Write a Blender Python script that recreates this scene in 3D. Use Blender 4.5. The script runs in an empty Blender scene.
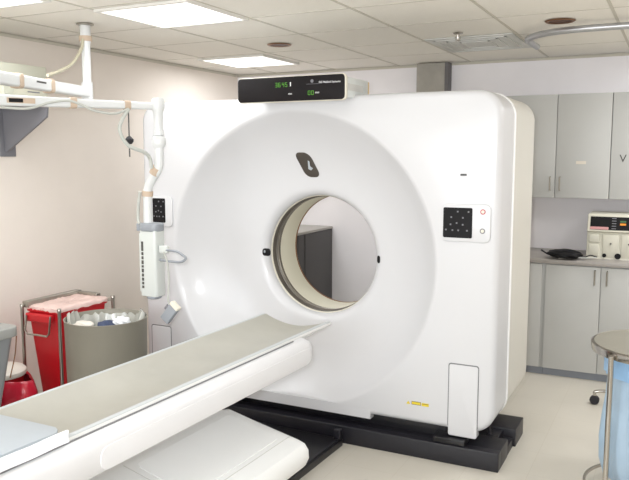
import bpy, bmesh, math, random
from mathutils import Vector, Matrix
random.seed(7)
PI = math.pi
sc = bpy.context.scene
COL = sc.collection

# ------------------------------------------------------------------ camera
F_PX, CAM_H = 726.0, 1.62
PITCH, YAW = math.atan(85.0 / F_PX), 0.0
YAW = math.atan(365.5 * math.cos(PITCH) / F_PX)
cam_d = bpy.data.cameras.new('camera')
cam_d.sensor_width = 36.0
cam_d.lens = F_PX * 36.0 / 629.0
cam_d.clip_start = 0.05
cam = bpy.data.objects.new('camera', cam_d)
cam.location = (0, 0, CAM_H)
cam.rotation_euler = (PI / 2 - PITCH, 0, YAW)
COL.objects.link(cam)
sc.camera = cam

# ------------------------------------------------------------------ world and exposure
w = bpy.data.worlds.new('world'); sc.world = w; w.use_nodes = True
w.node_tree.nodes['Background'].inputs[0].default_value = (0.9, 0.95, 1.0, 1)
w.node_tree.nodes['Background'].inputs[1].default_value = 0.25
sc.view_settings.view_transform = 'Standard'
sc.view_settings.look = 'None'
sc.view_settings.exposure = 0.08
sc.view_settings.gamma = 1.0
sc.view_settings.use_curve_mapping = False

H = 2.384
PANELS = [  # ceiling fixtures: x0, x1, y0, y1, lamp power in watts
    (-2.82, -2.21, 3.02, 3.60, 6.5), (-3.50, -2.89, 4.90, 5.50, 11), (-3.44, -2.83, 2.12, 2.74, 10),
    (-1.59, -0.97, 2.38, 2.99, 2), (-1.59, -0.97, 0.55, 1.16, 2), (-3.44, -2.83, 0.0, 0.6, 2), (-0.36, 0.25, 1.16, 1.77, 2),
    (0.30, 0.91, 4.86, 5.47, 24), (0.30, 0.91, 3.605, 4.21, 11),  # unseen pair at the back right, added to brighten the back wall
]
LAMP_COL = (0.955, 0.98, 1.0)
for i, (x0, x1, y0, y1, pw) in enumerate(PANELS):
    l = bpy.data.lights.new('fixture_light', 'AREA')
    l.shape = 'RECTANGLE'; l.size = (x1 - x0) * .93; l.size_y = (y1 - y0) * .93
    l.energy = pw; l.color = LAMP_COL
    o = bpy.data.objects.new('fixture_light', l)
    o.location = ((x0 + x1) / 2, (y0 + y1) / 2, H - 0.035)
    COL.objects.link(o)
# the camera's own flash
FLASH_W = 160
fl = bpy.data.lights.new('camera_flash', 'SPOT')
fl.energy = FLASH_W; fl.shadow_soft_size = 0.03; fl.spot_size = math.radians(75); fl.spot_blend = 1.0
fl.color = (0.96, 0.98, 1.0)
flo = bpy.data.objects.new('camera_flash', fl)
flo.location = (-0.07, 0.0, CAM_H + 0.05); flo.rotation_euler = cam.rotation_euler
COL.objects.link(flo)
# broad fill light added behind the camera to even out the room
FILL_W = 75
dl = bpy.data.lights.new('added_fill_light', 'AREA')
dl.shape = 'RECTANGLE'; dl.size = 3.2; dl.size_y = 1.3; dl.energy = FILL_W; dl.color = (0.94, 0.97, 1.0)
dlo = bpy.data.objects.new('added_fill_light', dl)
dlo.location = (-1.2, -1.40, 1.55); dlo.rotation_euler = (PI / 2, 0, 0)
COL.objects.link(dlo)

# ------------------------------------------------------------------ materials
def lin(c):
    return tuple(((v / 255) / 12.92 if v / 255 <= .04045 else (((v / 255) + .055) / 1.055) ** 2.4) for v in c)
def mat(name, rgb, rough=.5, metal=0.0, var=.03, scale=6.0, bump=0.0, bscale=60.0, emit=None, estr=0.0, coat=0.0,
        trans=0.0, alpha=1.0, spec=.5):
    m = bpy.data.materials.new(name); m.use_nodes = True
    nt = m.node_tree; b = nt.nodes['Principled BSDF']
    c = lin(rgb)
    tc = nt.nodes.new('ShaderNodeTexCoord')
    n = nt.nodes.new('ShaderNodeTexNoise'); n.inputs['Scale'].default_value = scale; n.inputs['Detail'].default_value = 4
    nt.links.new(tc.outputs['Object'], n.inputs['Vector'])
    r = nt.nodes.new('ShaderNodeValToRGB')
    r.color_ramp.elements[0].position = .3; r.color_ramp.elements[1].position = .7
    r.color_ramp.elements[0].color = tuple(max(0, v * (1 - var)) for v in c) + (1,)
    r.color_ramp.elements[1].color = tuple(min(1, v * (1 + var)) for v in c) + (1,)
    nt.links.new(n.outputs['Fac'], r.inputs['Fac']); nt.links.new(r.outputs['Color'], b.inputs['Base Color'])
    b.inputs['Roughness'].default_value = rough; b.inputs['Metallic'].default_value = metal
    b.inputs['Coat Weight'].default_value = coat; b.inputs['Coat Roughness'].default_value = .12
    b.inputs['Transmission Weight'].default_value = trans; b.inputs['Alpha'].default_value = alpha
    b.inputs['Specular IOR Level'].default_value = spec
    if bump:
        n2 = nt.nodes.new('ShaderNodeTexNoise'); n2.inputs['Scale'].default_value = bscale
        nt.links.new(tc.outputs['Object'], n2.inputs['Vector'])
        bp = nt.nodes.new('ShaderNodeBump'); bp.inputs['Strength'].default_value = bump; bp.inputs['Distance'].default_value = .01
        nt.links.new(n2.outputs['Fac'], bp.inputs['Height']); nt.links.new(bp.outputs['Normal'], b.inputs['Normal'])
    if emit:
        b.inputs['Emission Color'].default_value = lin(emit) + (1,); b.inputs['Emission Strength'].default_value = estr
    return m

M = {}
M['wall'] = mat('wall_paint_warm', (236, 227, 218), .8, bump=.08, bscale=90, var=.012)
M['wallb'] = mat('wall_paint_cool', (248, 245, 248), .8, bump=.05, bscale=90, var=.012)
M['ceil'] = mat('ceiling_tile', (246, 242, 233), .95, var=.02, scale=140, bump=.15, bscale=220)
M['grid'] = mat('ceiling_grid', (206, 201, 188), .6, var=.01)
M['tframe'] = mat('light_frame', (230, 228, 222), .5, var=.01)
M['diff'] = mat('light_diffuser', (255, 255, 255), .5, emit=(255, 253, 248), estr=1.3, var=0)
M['gantry'] = mat('gantry_enamel', (211, 211, 213), .36, var=.004, coat=.25, spec=.4)
M['gantry_side'] = mat('gantry_rear_cover', (212, 209, 200), .42, var=.004, spec=.4)
M['gasket'] = mat('gasket_white', (250, 250, 250), .35, var=0)
M['seam'] = mat('seam_grey', (120, 120, 122), .6)
M['cream'] = mat('cream_plastic', (228, 223, 208), .4, var=.01)
M['bore'] = mat('bore_liner_cream', (222, 218, 200), .45, var=.01)
M['ring'] = mat('bore_ring_dark', (104, 98, 90), .35, metal=.3, var=.1)
M['ring2'] = mat('bore_ring_light', (186, 180, 168), .25, metal=.6, var=.05)
M['copper'] = mat('copper_edge', (140, 98, 62), .35, metal=.6)
M['black'] = mat('black_plastic', (15, 14, 17), .6, spec=.25, var=.1)
M['base'] = mat('base_black', (25, 24, 31), .42, var=.12, scale=20, bump=.06)
M['basefl'] = mat('table_base_black', (17, 16, 21), .35, var=.15, scale=18, bump=.05)
M['dark'] = mat('dark_slot', (70, 68, 66), .5)
M['green'] = mat('led_green', (60, 130, 30), .5, emit=(110, 190, 40), estr=.45)
M['white_ink'] = mat('white_ink', (235, 235, 235), .6)
M['grey_ink'] = mat('grey_ink', (120, 120, 125), .6)
M['red_ink'] = mat('red_button', (190, 90, 100), .5)
M['yellow'] = mat('yellow_label', (222, 200, 50), .6, var=.08, scale=200)
M['brownink'] = mat('label_ink', (110, 90, 40), .6)
M['cradle'] = mat('cradle_top', (178, 176, 167), .42, var=.05, scale=5, bump=.12, bscale=7)
M['lip'] = mat('cradle_lip_grey', (196, 200, 202), .3, var=.01)
M['cradle_edge'] = mat('cradle_edge', (226, 226, 224), .3, var=.01)
M['tablew'] = mat('table_white', (224, 224, 226), .33, var=.01, coat=.2)
M['lowerw'] = mat('lower_cover_white', (240, 241, 240), .4, var=.006)
M['pad'] = mat('pad_blue_grey', (182, 189, 196), .6, var=.03, bump=.1, bscale=30)
M['cloth'] = mat('white_cloth', (244, 246, 250), .85, var=.01, bump=.2, bscale=120)
M['arm'] = mat('arm_white', (218, 220, 220), .3, var=.006, coat=.2)
M['head'] = mat('injector_head_white', (208, 212, 209), .35, var=.01)
M['headgrey'] = mat('injector_grey', (150, 155, 162), .35, var=.04)
M['cable'] = mat('cable_grey', (188, 190, 184), .5, var=.02)
M['cablec'] = mat('cable_cream', (184, 178, 156), .5, var=.02)
M['velcro'] = mat('strap_beige', (196, 176, 156), .8, var=.05)
M['steelg'] = mat('bracket_grey', (128, 128, 134), .5, metal=.1, var=.03)
M['console'] = mat('console_beige', (196, 196, 180), .5, var=.02)
M['console2'] = mat('console_light', (210, 208, 190), .5, var=.02)
M['chrome'] = mat('chrome', (190, 186, 180), .16, metal=1, var=.02)
M['steel'] = mat('brushed_steel', (170, 166, 158), .3, metal=1, var=.05)
M['alu'] = mat('track_aluminium', (190, 191, 194), .34, metal=.7, var=.02)
M['red'] = mat('red_plastic', (196, 26, 36), .38, var=.05)
M['redbag'] = mat('red_bag', (188, 24, 50), .3, var=.1, bump=.5, bscale=14, spec=.7)
M['pinklid'] = mat('pink_liner', (228, 200, 192), .5, var=.08, scale=14, bump=.5, bscale=26)
M['can'] = mat('bin_olive_grey', (138, 134, 122), .5, var=.03)
M['liner'] = mat('liner_clear', (206, 206, 198), .2, var=.1, scale=20, alpha=.8, spec=.8)
M['blue'] = mat('blue_cloth', (62, 74, 104), .7, var=.15, scale=30)
M['bluegrey'] = mat('bin_blue_grey', (146, 150, 154), .5, var=.03)
M['lidgrey'] = mat('bin_rim_grey', (160, 161, 158), .5, var=.03)
M['whitepl'] = mat('white_plastic', (236, 230, 220), .4, var=.02)
M['cab'] = mat('cabinet_laminate', (190, 190, 187), .45, var=.01)
M['counter'] = mat('countertop', (160, 154, 149), .4, var=.03, scale=40)
M['kick'] = mat('kick_grey', (136, 140, 148), .6, var=.02)
M['darkcab'] = mat('dark_cabinet', (76, 74, 74), .5, var=.02)
M['darktop'] = mat('cabinet_top', (170, 166, 160), .5, var=.02)
M['defib'] = mat('unit_beige', (218, 215, 200), .45, var=.01)
M['defib_s'] = mat('unit_panel', (208, 205, 190), .45, var=.01)
M['orange'] = mat('orange_light', (226, 140, 40), .5, emit=(230, 130, 30), estr=.3)
M['pinklab'] = mat('pink_label', (206, 150, 150), .6)
M['paper'] = mat('paper_tag', (222, 214, 200), .7)
M['bag'] = mat('blue_bag', (186, 212, 234), .3, var=.06, scale=9, bump=.5, bscale=9, alpha=.82, spec=.7)
M['bagband'] = mat('blue_bag_rim', (156, 196, 234), .4, var=.05, scale=20, alpha=.93)
M['bagin'] = mat('white_linen', (232, 236, 242), .8, var=.03, bump=.4, bscale=8)
M['lid'] = mat('hamper_lid', (172, 168, 156), .35, metal=.5, var=.04)
M['rubber'] = mat('black_rubber', (30, 28, 34), .6)
M['duct'] = mat('duct_grey', (168, 164, 156), .6, var=.12, scale=9)
M['ductd'] = mat('duct_edge', (112, 110, 112), .6)
M['vent'] = mat('vent_grey', (212, 212, 208), .6, var=.02)
M['can_int'] = mat('downlight_copper', (92, 60, 42), .5, metal=.2, var=.15, scale=20)

# floor: large pale vinyl tiles with faint joints and scuffs
def floor_mat():
    m = mat('floor_vinyl', (208, 202, 190), .3, var=.03, scale=3, spec=.45)
    nt = m.node_tree; b = nt.nodes['Principled BSDF']
    ramp = [n for n in nt.nodes if n.type == 'VALTORGB'][0]
    tc = [n for n in nt.nodes if n.type == 'TEX_COORD'][0]
    br = nt.nodes.new('ShaderNodeTexBrick'); br.offset = 0
    br.inputs['Scale'].default_value = 1.0
    br.inputs['Brick Width'].default_value = .3048; br.inputs['Row Height'].default_value = .3048
    br.inputs['Mortar Size'].default_value = .0012
    br.inputs['Color1'].default_value = (1, 1, 1, 1); br.inputs['Color2'].default_value = (.985, .985, .98, 1)
    br.inputs['Mortar'].default_value = (.9, .88, .85, 1)
    mx = nt.nodes.new('ShaderNodeMix'); mx.data_type = 'RGBA'; mx.blend_type = 'MULTIPLY'; mx.inputs[0].default_value = 1
    nt.links.new(tc.outputs['Object'], br.inputs['Vector'])
    nt.links.new(ramp.outputs['Color'], mx.inputs[6]); nt.links.new(br.outputs['Color'], mx.inputs[7])
    nt.links.new(mx.outputs[2], b.inputs['Base Color'])
    return m
M['floor'] = floor_mat()

# ------------------------------------------------------------------ helpers
def thing(name, label, cat, loc=(0, 0, 0), group=None):
    o = bpy.data.objects.new(name, None); COL.objects.link(o)
    o.empty_display_size = .1; o.location = loc; o['label'] = label; o['category'] = cat
    if group: o['group'] = group
    return o
def world_loc(o):
    v = Vector(o.location)
    while o.parent: o = o.parent; v = v + Vector(o.location)
    return v
def obj(name, bm, m, parent=None, base=None, smooth=40, label=None):
    """bm holds world coordinates; origin goes to parent's origin or to base."""
    off = world_loc(parent) if parent else Vector(base or (0, 0, 0))
    bmesh.ops.recalc_face_normals(bm, faces=bm.faces)
    bmesh.ops.translate(bm, verts=bm.verts, vec=-off)
    me = bpy.data.meshes.new(name); bm.to_mesh(me); bm.free()
    ms = m if isinstance(m, (list, tuple)) else [m]
    for x in ms: me.materials.append(x)
    if smooth:
        for p in me.polygons: p.use_smooth = True
        me.set_sharp_from_angle(angle=math.radians(smooth))
    o = bpy.data.objects.new(name, me); COL.objects.link(o)
    if parent: o.parent = parent
    else: o.location = off
    if label: o['label'] = label
    return o
def tag(o, label, cat, group=None):
    o['label'] = label; o['category'] = cat
    if group: o['group'] = group
    return o
def struct(name, bm, m, smooth=0, base=None):
    o = obj(name, bm, m, None, base, smooth); o['kind'] = 'structure'; return o

def box(x0, x1, y0, y1, z0, z1, bev=0.0, seg=3, bm=None, M4=None):
    b = bmesh.new()
    vs = [b.verts.new((x, y, z)) for x in (x0, x1) for y in (y0, y1) for z in (z0, z1)]
    for f in ((0, 1, 3, 2), (4, 6, 7, 5), (0, 4, 5, 1), (2, 3, 7, 6), (0, 2, 6, 4), (1, 5, 7, 3)):
        b.faces.new([vs[i] for i in f])
    bmesh.ops.recalc_face_normals(b, faces=b.faces)
    if bev > 0:
        bmesh.ops.bevel(b, geom=b.edges[:], offset=bev, segments=seg, profile=.5, affect='EDGES')
    if M4 is not None: bmesh.ops.transform(b, matrix=M4, verts=b.verts)
    return merge(bm, b)
def merge(bm, b, mi=None):
    if mi is not None:
        for f in b.faces: f.material_index = mi
    if bm is None: return b
    me = bpy.data.meshes.new('tmp'); b.to_mesh(me); b.free(); bm.from_mesh(me); bpy.data.meshes.remove(me); return bm
def catmull(pts, n=8):
    pts = [Vector(p) for p in pts]; out = []
    P = [2 * pts[0] - pts[1]] + pts + [2 * pts[-1] - pts[-2]]
    for i in range(1, len(P) - 2):
        for k in range(n):
            t = k / n
            a, b, c, d = P[i - 1], P[i], P[i + 1], P[i + 2]
            out.append(.5 * ((2 * b) + (c - a) * t + (2 * a - 5 * b + 4 * c - d) * t * t + (3 * b - a - 3 * c + d) * t ** 3))
    out.append(pts[-1]); return out
def tube(pts, r, seg=12, bm=None, smooth=0, sx=1.0):
    """swept tube; r number or list; smooth>0 = Catmull-Rom subdivisions"""
    if smooth: pts = catmull(pts, smooth)
    pts = [Vector(p) for p in pts]; n = len(pts)
    rs = r if isinstance(r, (list, tuple)) else [r] * n
    if len(rs) != n: rs = [rs[min(len(rs) - 1, int(i * (len(rs) - 1) / (n - 1) + .5))] for i in range(n)]
    b = bmesh.new(); rings = []
    t = (pts[1] - pts[0]).normalized()
    u = t.orthogonal().normalized()
    if abs(t.z) < .9: u = Vector((0, 0, 1)) - t * t.z; u.normalize()
    for i, p in enumerate(pts):
        tn = (pts[min(i + 1, n - 1)] - pts[max(i - 1, 0)])
        if tn.length > 1e-9: tn.normalize()
        else: tn = t
        u = (u - tn * u.dot(tn)).normalized(); v = tn.cross(u)
        rings.append([b.verts.new(p + (u * math.cos(a) + v * math.sin(a) * sx) * rs[i]) for a in [2 * PI * k / seg for k in range(seg)]])
    for i in range(n - 1):
        for k in range(seg):
            b.faces.new((rings[i][k], rings[i][(k + 1) % seg], rings[i + 1][(k + 1) % seg], rings[i + 1][k]))
    b.faces.new(rings[0][::-1]); b.faces.new(rings[-1])
    return merge(bm, b)
def lathe(prof, c=(0, 0, 0), axis='z', seg=48, bm=None, caps=True):
    """prof: list of (radius, height)"""
    b = bmesh.new(); rings = []
    for r, h in prof:
        ring = []
        for k in range(seg):
            a = 2 * PI * k / seg; x, y = r * math.cos(a), r * math.sin(a)
            v = (x, y, h) if axis == 'z' else ((x, h, y) if axis == 'y' else (h, x, y))
            ring.append(b.verts.new(Vector(v) + Vector(c)))
        rings.append(ring)
    for i in range(len(rings) - 1):
        for k in range(seg):
            b.faces.new((rings[i][k], rings[i][(k + 1) % seg], rings[i + 1][(k + 1) % seg], rings[i + 1][k]))
    if caps: b.faces.new(rings[0]); b.faces.new(rings[-1])
    return merge(bm, b)
def rrect(x0, x1, z0, z1, r, n=6):
    pts = []
    r = min(r, (x1 - x0) / 2 - 1e-5, (z1 - z0) / 2 - 1e-5)
    for cx, cz, a0 in ((x1 - r, z1 - r, 0), (x0 + r, z1 - r, PI / 2), (x0 + r, z0 + r, PI), (x1 - r, z0 + r, 1.5 * PI)):
        for k in range(n + 1):
            a = a0 + PI / 2 * k / n; pts.append((cx + r * math.cos(a), cz + r * math.sin(a)))
    return pts
def prism(pts, d0, d1, plane='xz', bm=None, bev=0.0):
    """extrude a 2D outline between d0 and d1 along the remaining axis"""
    b = bmesh.new()
    def P(p, d): return {'xz': (p[0], d, p[1]), 'xy': (p[0], p[1], d), 'yz': (d, p[0], p[1])}[plane]
    A = [b.verts.new(P(p, d0)) for p in pts]; B = [b.verts.new(P(p, d1)) for p in pts]
    n = len(pts); b.faces.new(A); b.faces.new(B[::-1])
    for i in range(n): b.faces.new((A[i], A[(i + 1) % n], B[(i + 1) % n], B[i]))
    bmesh.ops.recalc_face_normals(b, faces=b.faces)
    if bev:
        es = [e for e in b.edges if (e.verts[0] in A and e.verts[1] in A) or (e.verts[0] in B and e.verts[1] in B)]
        bmesh.ops.bevel(b, geom=es, offset=bev, segments=3, profile=.5, affect='EDGES')
    return merge(bm, b)
def text_bm(s, size, loc, rot=None, depth=.0006, bm=None, sx=1.0):
    cu = bpy.data.curves.new('t', 'FONT'); cu.body = s; cu.size = size; cu.extrude = depth
    o = bpy.data.objects.new('t', cu); COL.objects.link(o)
    dg = bpy.context.evaluated_depsgraph_get(); me = bpy.data.meshes.new_from_object(o.evaluated_get(dg))
    b = bmesh.new(); b.from_mesh(me)
    R = rot if rot is not None else Matrix.Rotation(PI / 2, 4, 'X')
    bmesh.ops.transform(b, matrix=Matrix.Translation(loc) @ R @ Matrix.Diagonal((sx, 1, 1, 1)), verts=b.verts)
    bpy.data.objects.remove(o); bpy.data.curves.remove(cu); bpy.data.meshes.remove(me)
    return merge(bm, b)
SEG = {'0': 'abcdef', '3': 'abcdg', '6': 'afedcg', '4': 'fgbc', '5': 'afgcd'}
def digit(ch, x, y, z, w_, h, bm):
    t = h * .09
    S = {'a': (0, w_, h - t, h), 'd': (0, w_, 0, t), 'g': (0, w_, h / 2 - t / 2, h / 2 + t / 2), 'f': (0, t, h / 2, h),
         'e': (0, t, 0, h / 2), 'b': (w_ - t, w_, h / 2, h), 'c': (w_ - t, w_, 0, h / 2)}
    for s in SEG[ch]:
        a = S[s]; box(x + a[0], x + a[1], y - .001, y, z + a[2], z + a[3], bm=bm)

# ------------------------------------------------------------------ room shell
XL, XR, YB, YF = -3.86, 1.7, 6.06, -1.5
struct('floor', box(XL, XR, YF, YB, -.05, 0), M['floor'])
struct('ceiling', box(XL, XR, YF, YB, H + .004, H + .05), M['ceil'])
struct('wall_left', box(XL - .1, XL, YF, YB + .1, -.05, H + .05), M['wall'])
struct('wall_back', box(XL, XR, YB, YB + .1, -.05, H + .05), M['wallb'])
struct('wall_right', box(XR, XR + .1, YF, YB + .1, -.05, H + .05), M['wall'])
struct('wall_front', box(XL - .1, XR + .1, YF - .1, YF, -.05, H + .05), M['wall'])
# unseen window with a glowing pane, added to go with the fill light
b = box(-2.85, .45, YF - .005, YF + .03, .85, .90); box(-2.85, .45, YF - .005, YF + .03, 2.20, 2.25, bm=b)
for x in (-2.85, -1.25, .40): box(x, x + .05, YF - .005, YF + .03, .9, 2.2, bm=b)
struct('added_window_frame', b, M['tframe'])
struct('added_window_pane', box(-2.80, .40, YF + .001, YF + .006, .9, 2.2), mat('fill_pane_glow', (200, 215, 230), .1, emit=(225, 238, 255), estr=.8))
# ceiling suspension grid
g = bmesh.new()
gx = [-3.44, -2.825, -2.21, -1.59, -.97, -.36, .25, .86, 1.47]
gy = [-1.28, -.67, -.06, .55, 1.16, 1.77, 2.38, 2.99, 3.605, 4.21, 4.86, 5.47]
for x in gx:
    box(x - .008, x + .008, YF, YB, H + .001, H + .0045, bm=g)
for y in gy:
    for a, b_ in zip([XL] + gx, gx + [XR]): box(a + .008, b_ - .008, y - .006, y + .006, H + .0025, H + .0045, bm=g)
struct('trim_1', g, M['grid'])
struct('trim_2', prism([(YB, H), (YB - .022, H), (YB - .022, H - .003), (YB - .003, H - .003), (YB - .003, H - .02), (YB, H - .02)], XL, XR, 'yz'), M['grid'])
struct('trim_3', prism([(XL, H), (XL + .022, H), (XL + .022, H - .003), (XL + .003, H - .003), (XL + .003, H - .02), (XL, H - .02)], YF, YB - .023, 'xz'), M['grid'])
struct('baseboard_back', box(-2.83, -.96, YB - .012, YB, 0, .1, .003), M['kick'])

# ------------------------------------------------------------------ ceiling fixtures
def fixture(x0, x1, y0, y1, label):
    t = thing('ceiling_light', label, 'ceiling light', ((x0 + x1) / 2, (y0 + y1) / 2, H), 'recessed ceiling light panels')
    f = .022; b = bmesh.new()
    box(x0, x1, y0, y0 + f, H - .012, H + .002, bm=b); box(x0, x1, y1 - f, y1, H - .012, H + .002, bm=b)
    box(x0, x0 + f, y0 + f, y1 - f, H - .012, H + .002, bm=b); box(x1 - f, x1, y0 + f, y1 - f, H - .012, H + .002, bm=b)
    obj('frame', b, M['tframe'], t, smooth=0)
    obj('diffuser', box(x0 + f, x1 - f, y0 + f, y1 - f, H - .008, H - .001), M['diff'], t, smooth=0)
    return t
LL = ['bright square ceiling light in front of the scanner display, the largest lit panel in view',
      'bright square ceiling light farthest back, above the display and near the wall corner',
      'bright ceiling light cut off by the top left corner of the photo']
for i, p in enumerate(PANELS):
    if i < 3: fixture(*p[:4], LL[i])
    else: fixture(*p[:4], 'bright square ceiling light outside the frame, overhead and unseen')
def downlight(x, y, label):
    t = thing('recessed_downlight', label, 'ceiling light', (x, y, H), 'round copper downlights')
    obj('trim_ring', lathe([(.064, H - .004), (.078, H - .006), (.086, H - .001), (.064, H + .002)], (x, y, 0), caps=False), M['copper'], t)
    obj('reflector', lathe([(.066, H - .002), (.06, H + .0015), (.03, H + .003)], (x, y, 0)), M['can_int'], t)
downlight(-2.54, 4.53, 'small round copper recessed downlight above the left of the scanner display')
downlight(-.655, 4.46, 'small round copper recessed downlight above the curved chrome track')
t = thing('ceiling_vent', 'pale grey perforated square air vent in the ceiling over the scanner right corner', 'air vent', (-1.28, 5.12, H))
obj('frame', box(-1.565, -.985, 4.76, 5.42, H - .006, H + .002, .002), M['vent'], t)
b = bmesh.new()
for k in range(3):
    d = .05 + k * .07
    for (a0, a1, c0, c1) in ((-1.565 + d, -.985 - d, 4.76 + d, 4.76 + d + .012), (-1.565 + d, -.985 - d, 5.42 - d - .012, 5.42 - d),
                             (-1.565 + d, -1.565 + d + .012, 4.76 + d, 5.42 - d), (-.985 - d - .012, -.985 - d, 4.76 + d, 5.42 - d)):
        box(a0, a1, c0, c1, H - .011, H - .006, bm=b)
obj('louvre', b, mat('louvre_grey', (210, 210, 206), .6), t, smooth=0)
t = thing('fire_sprinkler', 'small chrome fire sprinkler head hanging from the ceiling beside the air vent', 'sprinkler', (-1.29, 4.6, H))
obj('escutcheon', lathe([(.034, H - .001), (.03, H - .006), (.012, H - .009)], (-1.29, 4.6, 0)), M['chrome'], t)
b = lathe([(.009, H - .008), (.008, H - .03), (.004, H - .045)], (-1.29, 4.6, 0))
tube([(-1.305, 4.6, H - .022), (-1.307, 4.6, H - .038), (-1.29, 4.6, H - .05)], .0025, 6, b); tube([(-1.275, 4.6, H - .022), (-1.273, 4.6, H - .038), (-1.29, 4.6, H - .05)], .0025, 6, b)
obj('nozzle', b, M['chrome'], t)
obj('deflector', lathe([(.018, H - .05), (.018, H - .053)], (-1.29, 4.6, 0), seg=16), M['chrome'], t)
zt = 2.345
b = tube([(1.4, 4.60, zt), (.4, 4.58, zt), (-.31, 4.55, zt), (-.62, 4.56, zt), (-.80, 4.65, zt), (-.895, 4.80, zt), (-.905, 4.95, zt), (-.90, 5.16, zt)], .02, 14, smooth=8)
o = thing('curtain_track', 'curved silvery metal curtain track under the ceiling at the upper right', 'curtain track', (-.31, 4.55, H))
obj('rail', b, M['alu'], o)
for x in (.3, 1.0): obj('hanger', tube([(x, 4.58, zt), (x, 4.58, H)], .006, 8), M['alu'], o)
obj('hanger', tube([(-.9, 4.93, zt), (-.9, 4.93, H)], .006, 8), M['alu'], o)

# grey mottled duct behind the gantry
t = thing('vertical_duct', 'mottled grey vertical duct on the back wall rising above the scanner', 'duct', (-1.88, 6.0, 0))
obj('casing', box(-2.02, -1.775, 5.96, YB, 0, H - .003, .004), M['duct'], t)
obj('edge_strip', box(-1.775, -1.745, 5.955, YB, 0, H - .003, .003), M['ductd'], t)

# ------------------------------------------------------------------ gantry
GX0, GX1, GZ0, GZ1 = -3.05, -.79, .17, 1.945
CX, CZ = -1.912, 1.02
def bez_shift(r_): return -.05 * max(0, min(1, (r_ - .36) / .5))
FY, MY, BY = 3.65, 3.955, 4.58
RT, RB = .125, .12
def outline(a, ins):
    """distance from (CX,CZ) to the rounded outline inset by ins, along angle a"""
    x0, x1, z0, z1 = GX0 + ins - CX, GX1 - ins - CX, GZ0 + ins - CZ, GZ1 - ins - CZ
    dx, dz = math.cos(a), math.sin(a)
    ts = []
    if dx > 1e-9: ts.append(x1 / dx)
    if dx < -1e-9: ts.append(x0 / dx)
    if dz > 1e-9: ts.append(z1 / dz)
    if dz < -1e-9: ts.append(z0 / dz)
    tt = min(ts); px, pz = dx * tt, dz * tt
    r = max((RT if dz > 0 else RB) - ins, .01)
    cx = (x1 - r) if dx > 0 else (x0 + r); cz = (z1 - r) if dz > 0 else (z0 + r)
    if (px - cx) * (1 if dx > 0 else -1) > 0 and (pz - cz) * (1 if dz > 0 else -1) > 0:
        bq = dx * cx + dz * cz; cq = cx * cx + cz * cz - r * r
        tt = bq + math.sqrt(max(0, bq * bq - cq))
    return tt
NA = 480
angs = sorted(set([2 * PI * k / NA for k in range(NA)] +
                  [math.atan2(z - CZ, x - CX) % (2 * PI) for x in (GX0, GX1, GX0 + RT, GX1 - RT, GX0 + RB, GX1 - RB) for z in (GZ0, GZ1, GZ0 + RB, GZ1 - RT)]))
def shell(rings, name, m, parent):
    """rings: list of (fn(angle)->radius, y)"""
    b = bmesh.new(); prev = None
    for ring_ in rings:
        fn, y = ring_[0], ring_[1]; sh = ring_[2] if len(ring_) > 2 else 0
        cur = [b.verts.new((CX + sh + fn(a) * math.cos(a), y, CZ + fn(a) * math.sin(a))) for a in angs]
        if prev:
            n = len(cur)
            for k in range(n): b.faces.new((prev[k], prev[(k + 1) % n], cur[(k + 1) % n], cur[k]))
        prev = cur
    return obj(name, b, m, parent, smooth=50)
def const(r): return lambda a: r
def ins(i): return lambda a: outline(a, i)
bowl = []       # (r, depth) concave bezel
prof = [(.862, 0), (.856, .0008), (.85, .0028), (.844, .006), (.838, .010), (.832, .015)]
r = .832; d = .015
while r > .40:
    u = (r - .40) / .432
    r2 = r - .018; d += .018 * (.15 + .85 * u ** 1.6); r = r2; prof.append((r, d))
DB = prof[-1][1]
prof += [(.385, DB + .008), (.370, DB + .02), (.362, DB + .036), (.360, DB + .055)]
YBORE = FY + DB + .055
G = thing('ct_scanner', 'large white CT scanner gantry with a round bore standing on a black base', 'CT scanner', (-1.92, 4.1, 0))
RF = .035
fr = [(const(r_), FY + d_, bez_shift(r_)) for r_, d_ in prof[::-1]]
def mid(t_): return lambda a: max(outline(a, RF) * t_ + .862 * (1 - t_), .8625)
# outside the bezel circle out to the rounded front edge
fr += [(lambda a: min(.93, (.8625 + outline(a, RF)) / 2) if outline(a, RF) > .866 else outline(a, RF) - .0001, FY)]
fr = [((lambda a, f=q_[0]: min(f(a), outline(a, RF) - .0002)),) + tuple(q_[1:]) for q_ in fr]
for k in range(0, 6):
    t_ = PI / 2 * k / 5
    fr.append((ins(RF * (1 - math.sin(t_))), FY + RF * (1 - math.cos(t_))))
fr.append((ins(0), MY - .012))
fr.append((ins(.01), MY - .012)); 
front = shell(fr, 'front_cover', M['gantry'], G)
obj_ring = shell([(ins(.012), MY - .014), (ins(-.003), MY - .013), (ins(-.006), MY - .008), (ins(-.006), MY + .006), (ins(-.003), MY + .011), (ins(.012), MY + .012)], 'gasket_strip', M['gasket'], G)
rr = [(ins(.01), MY + .01), (ins(0), MY + .012), (ins(0), BY - .05)]
for k in range(1, 6):
    t_ = PI / 2 * k / 5
    rr.append((ins(.05 * (1 - math.cos(t_))), BY - .05 + .05 * math.sin(t_)))
rr += [((lambda a: min(.80, outline(a, .05) - .001)), BY), (const(.76), BY - .03), (const(.6), BY - .12), (const(.45), BY - .2), (const(.375), BY - .28), (const(.362), BY - .33)]
shell(rr, 'rear_cover', M['gantry_side'], G)
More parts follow.
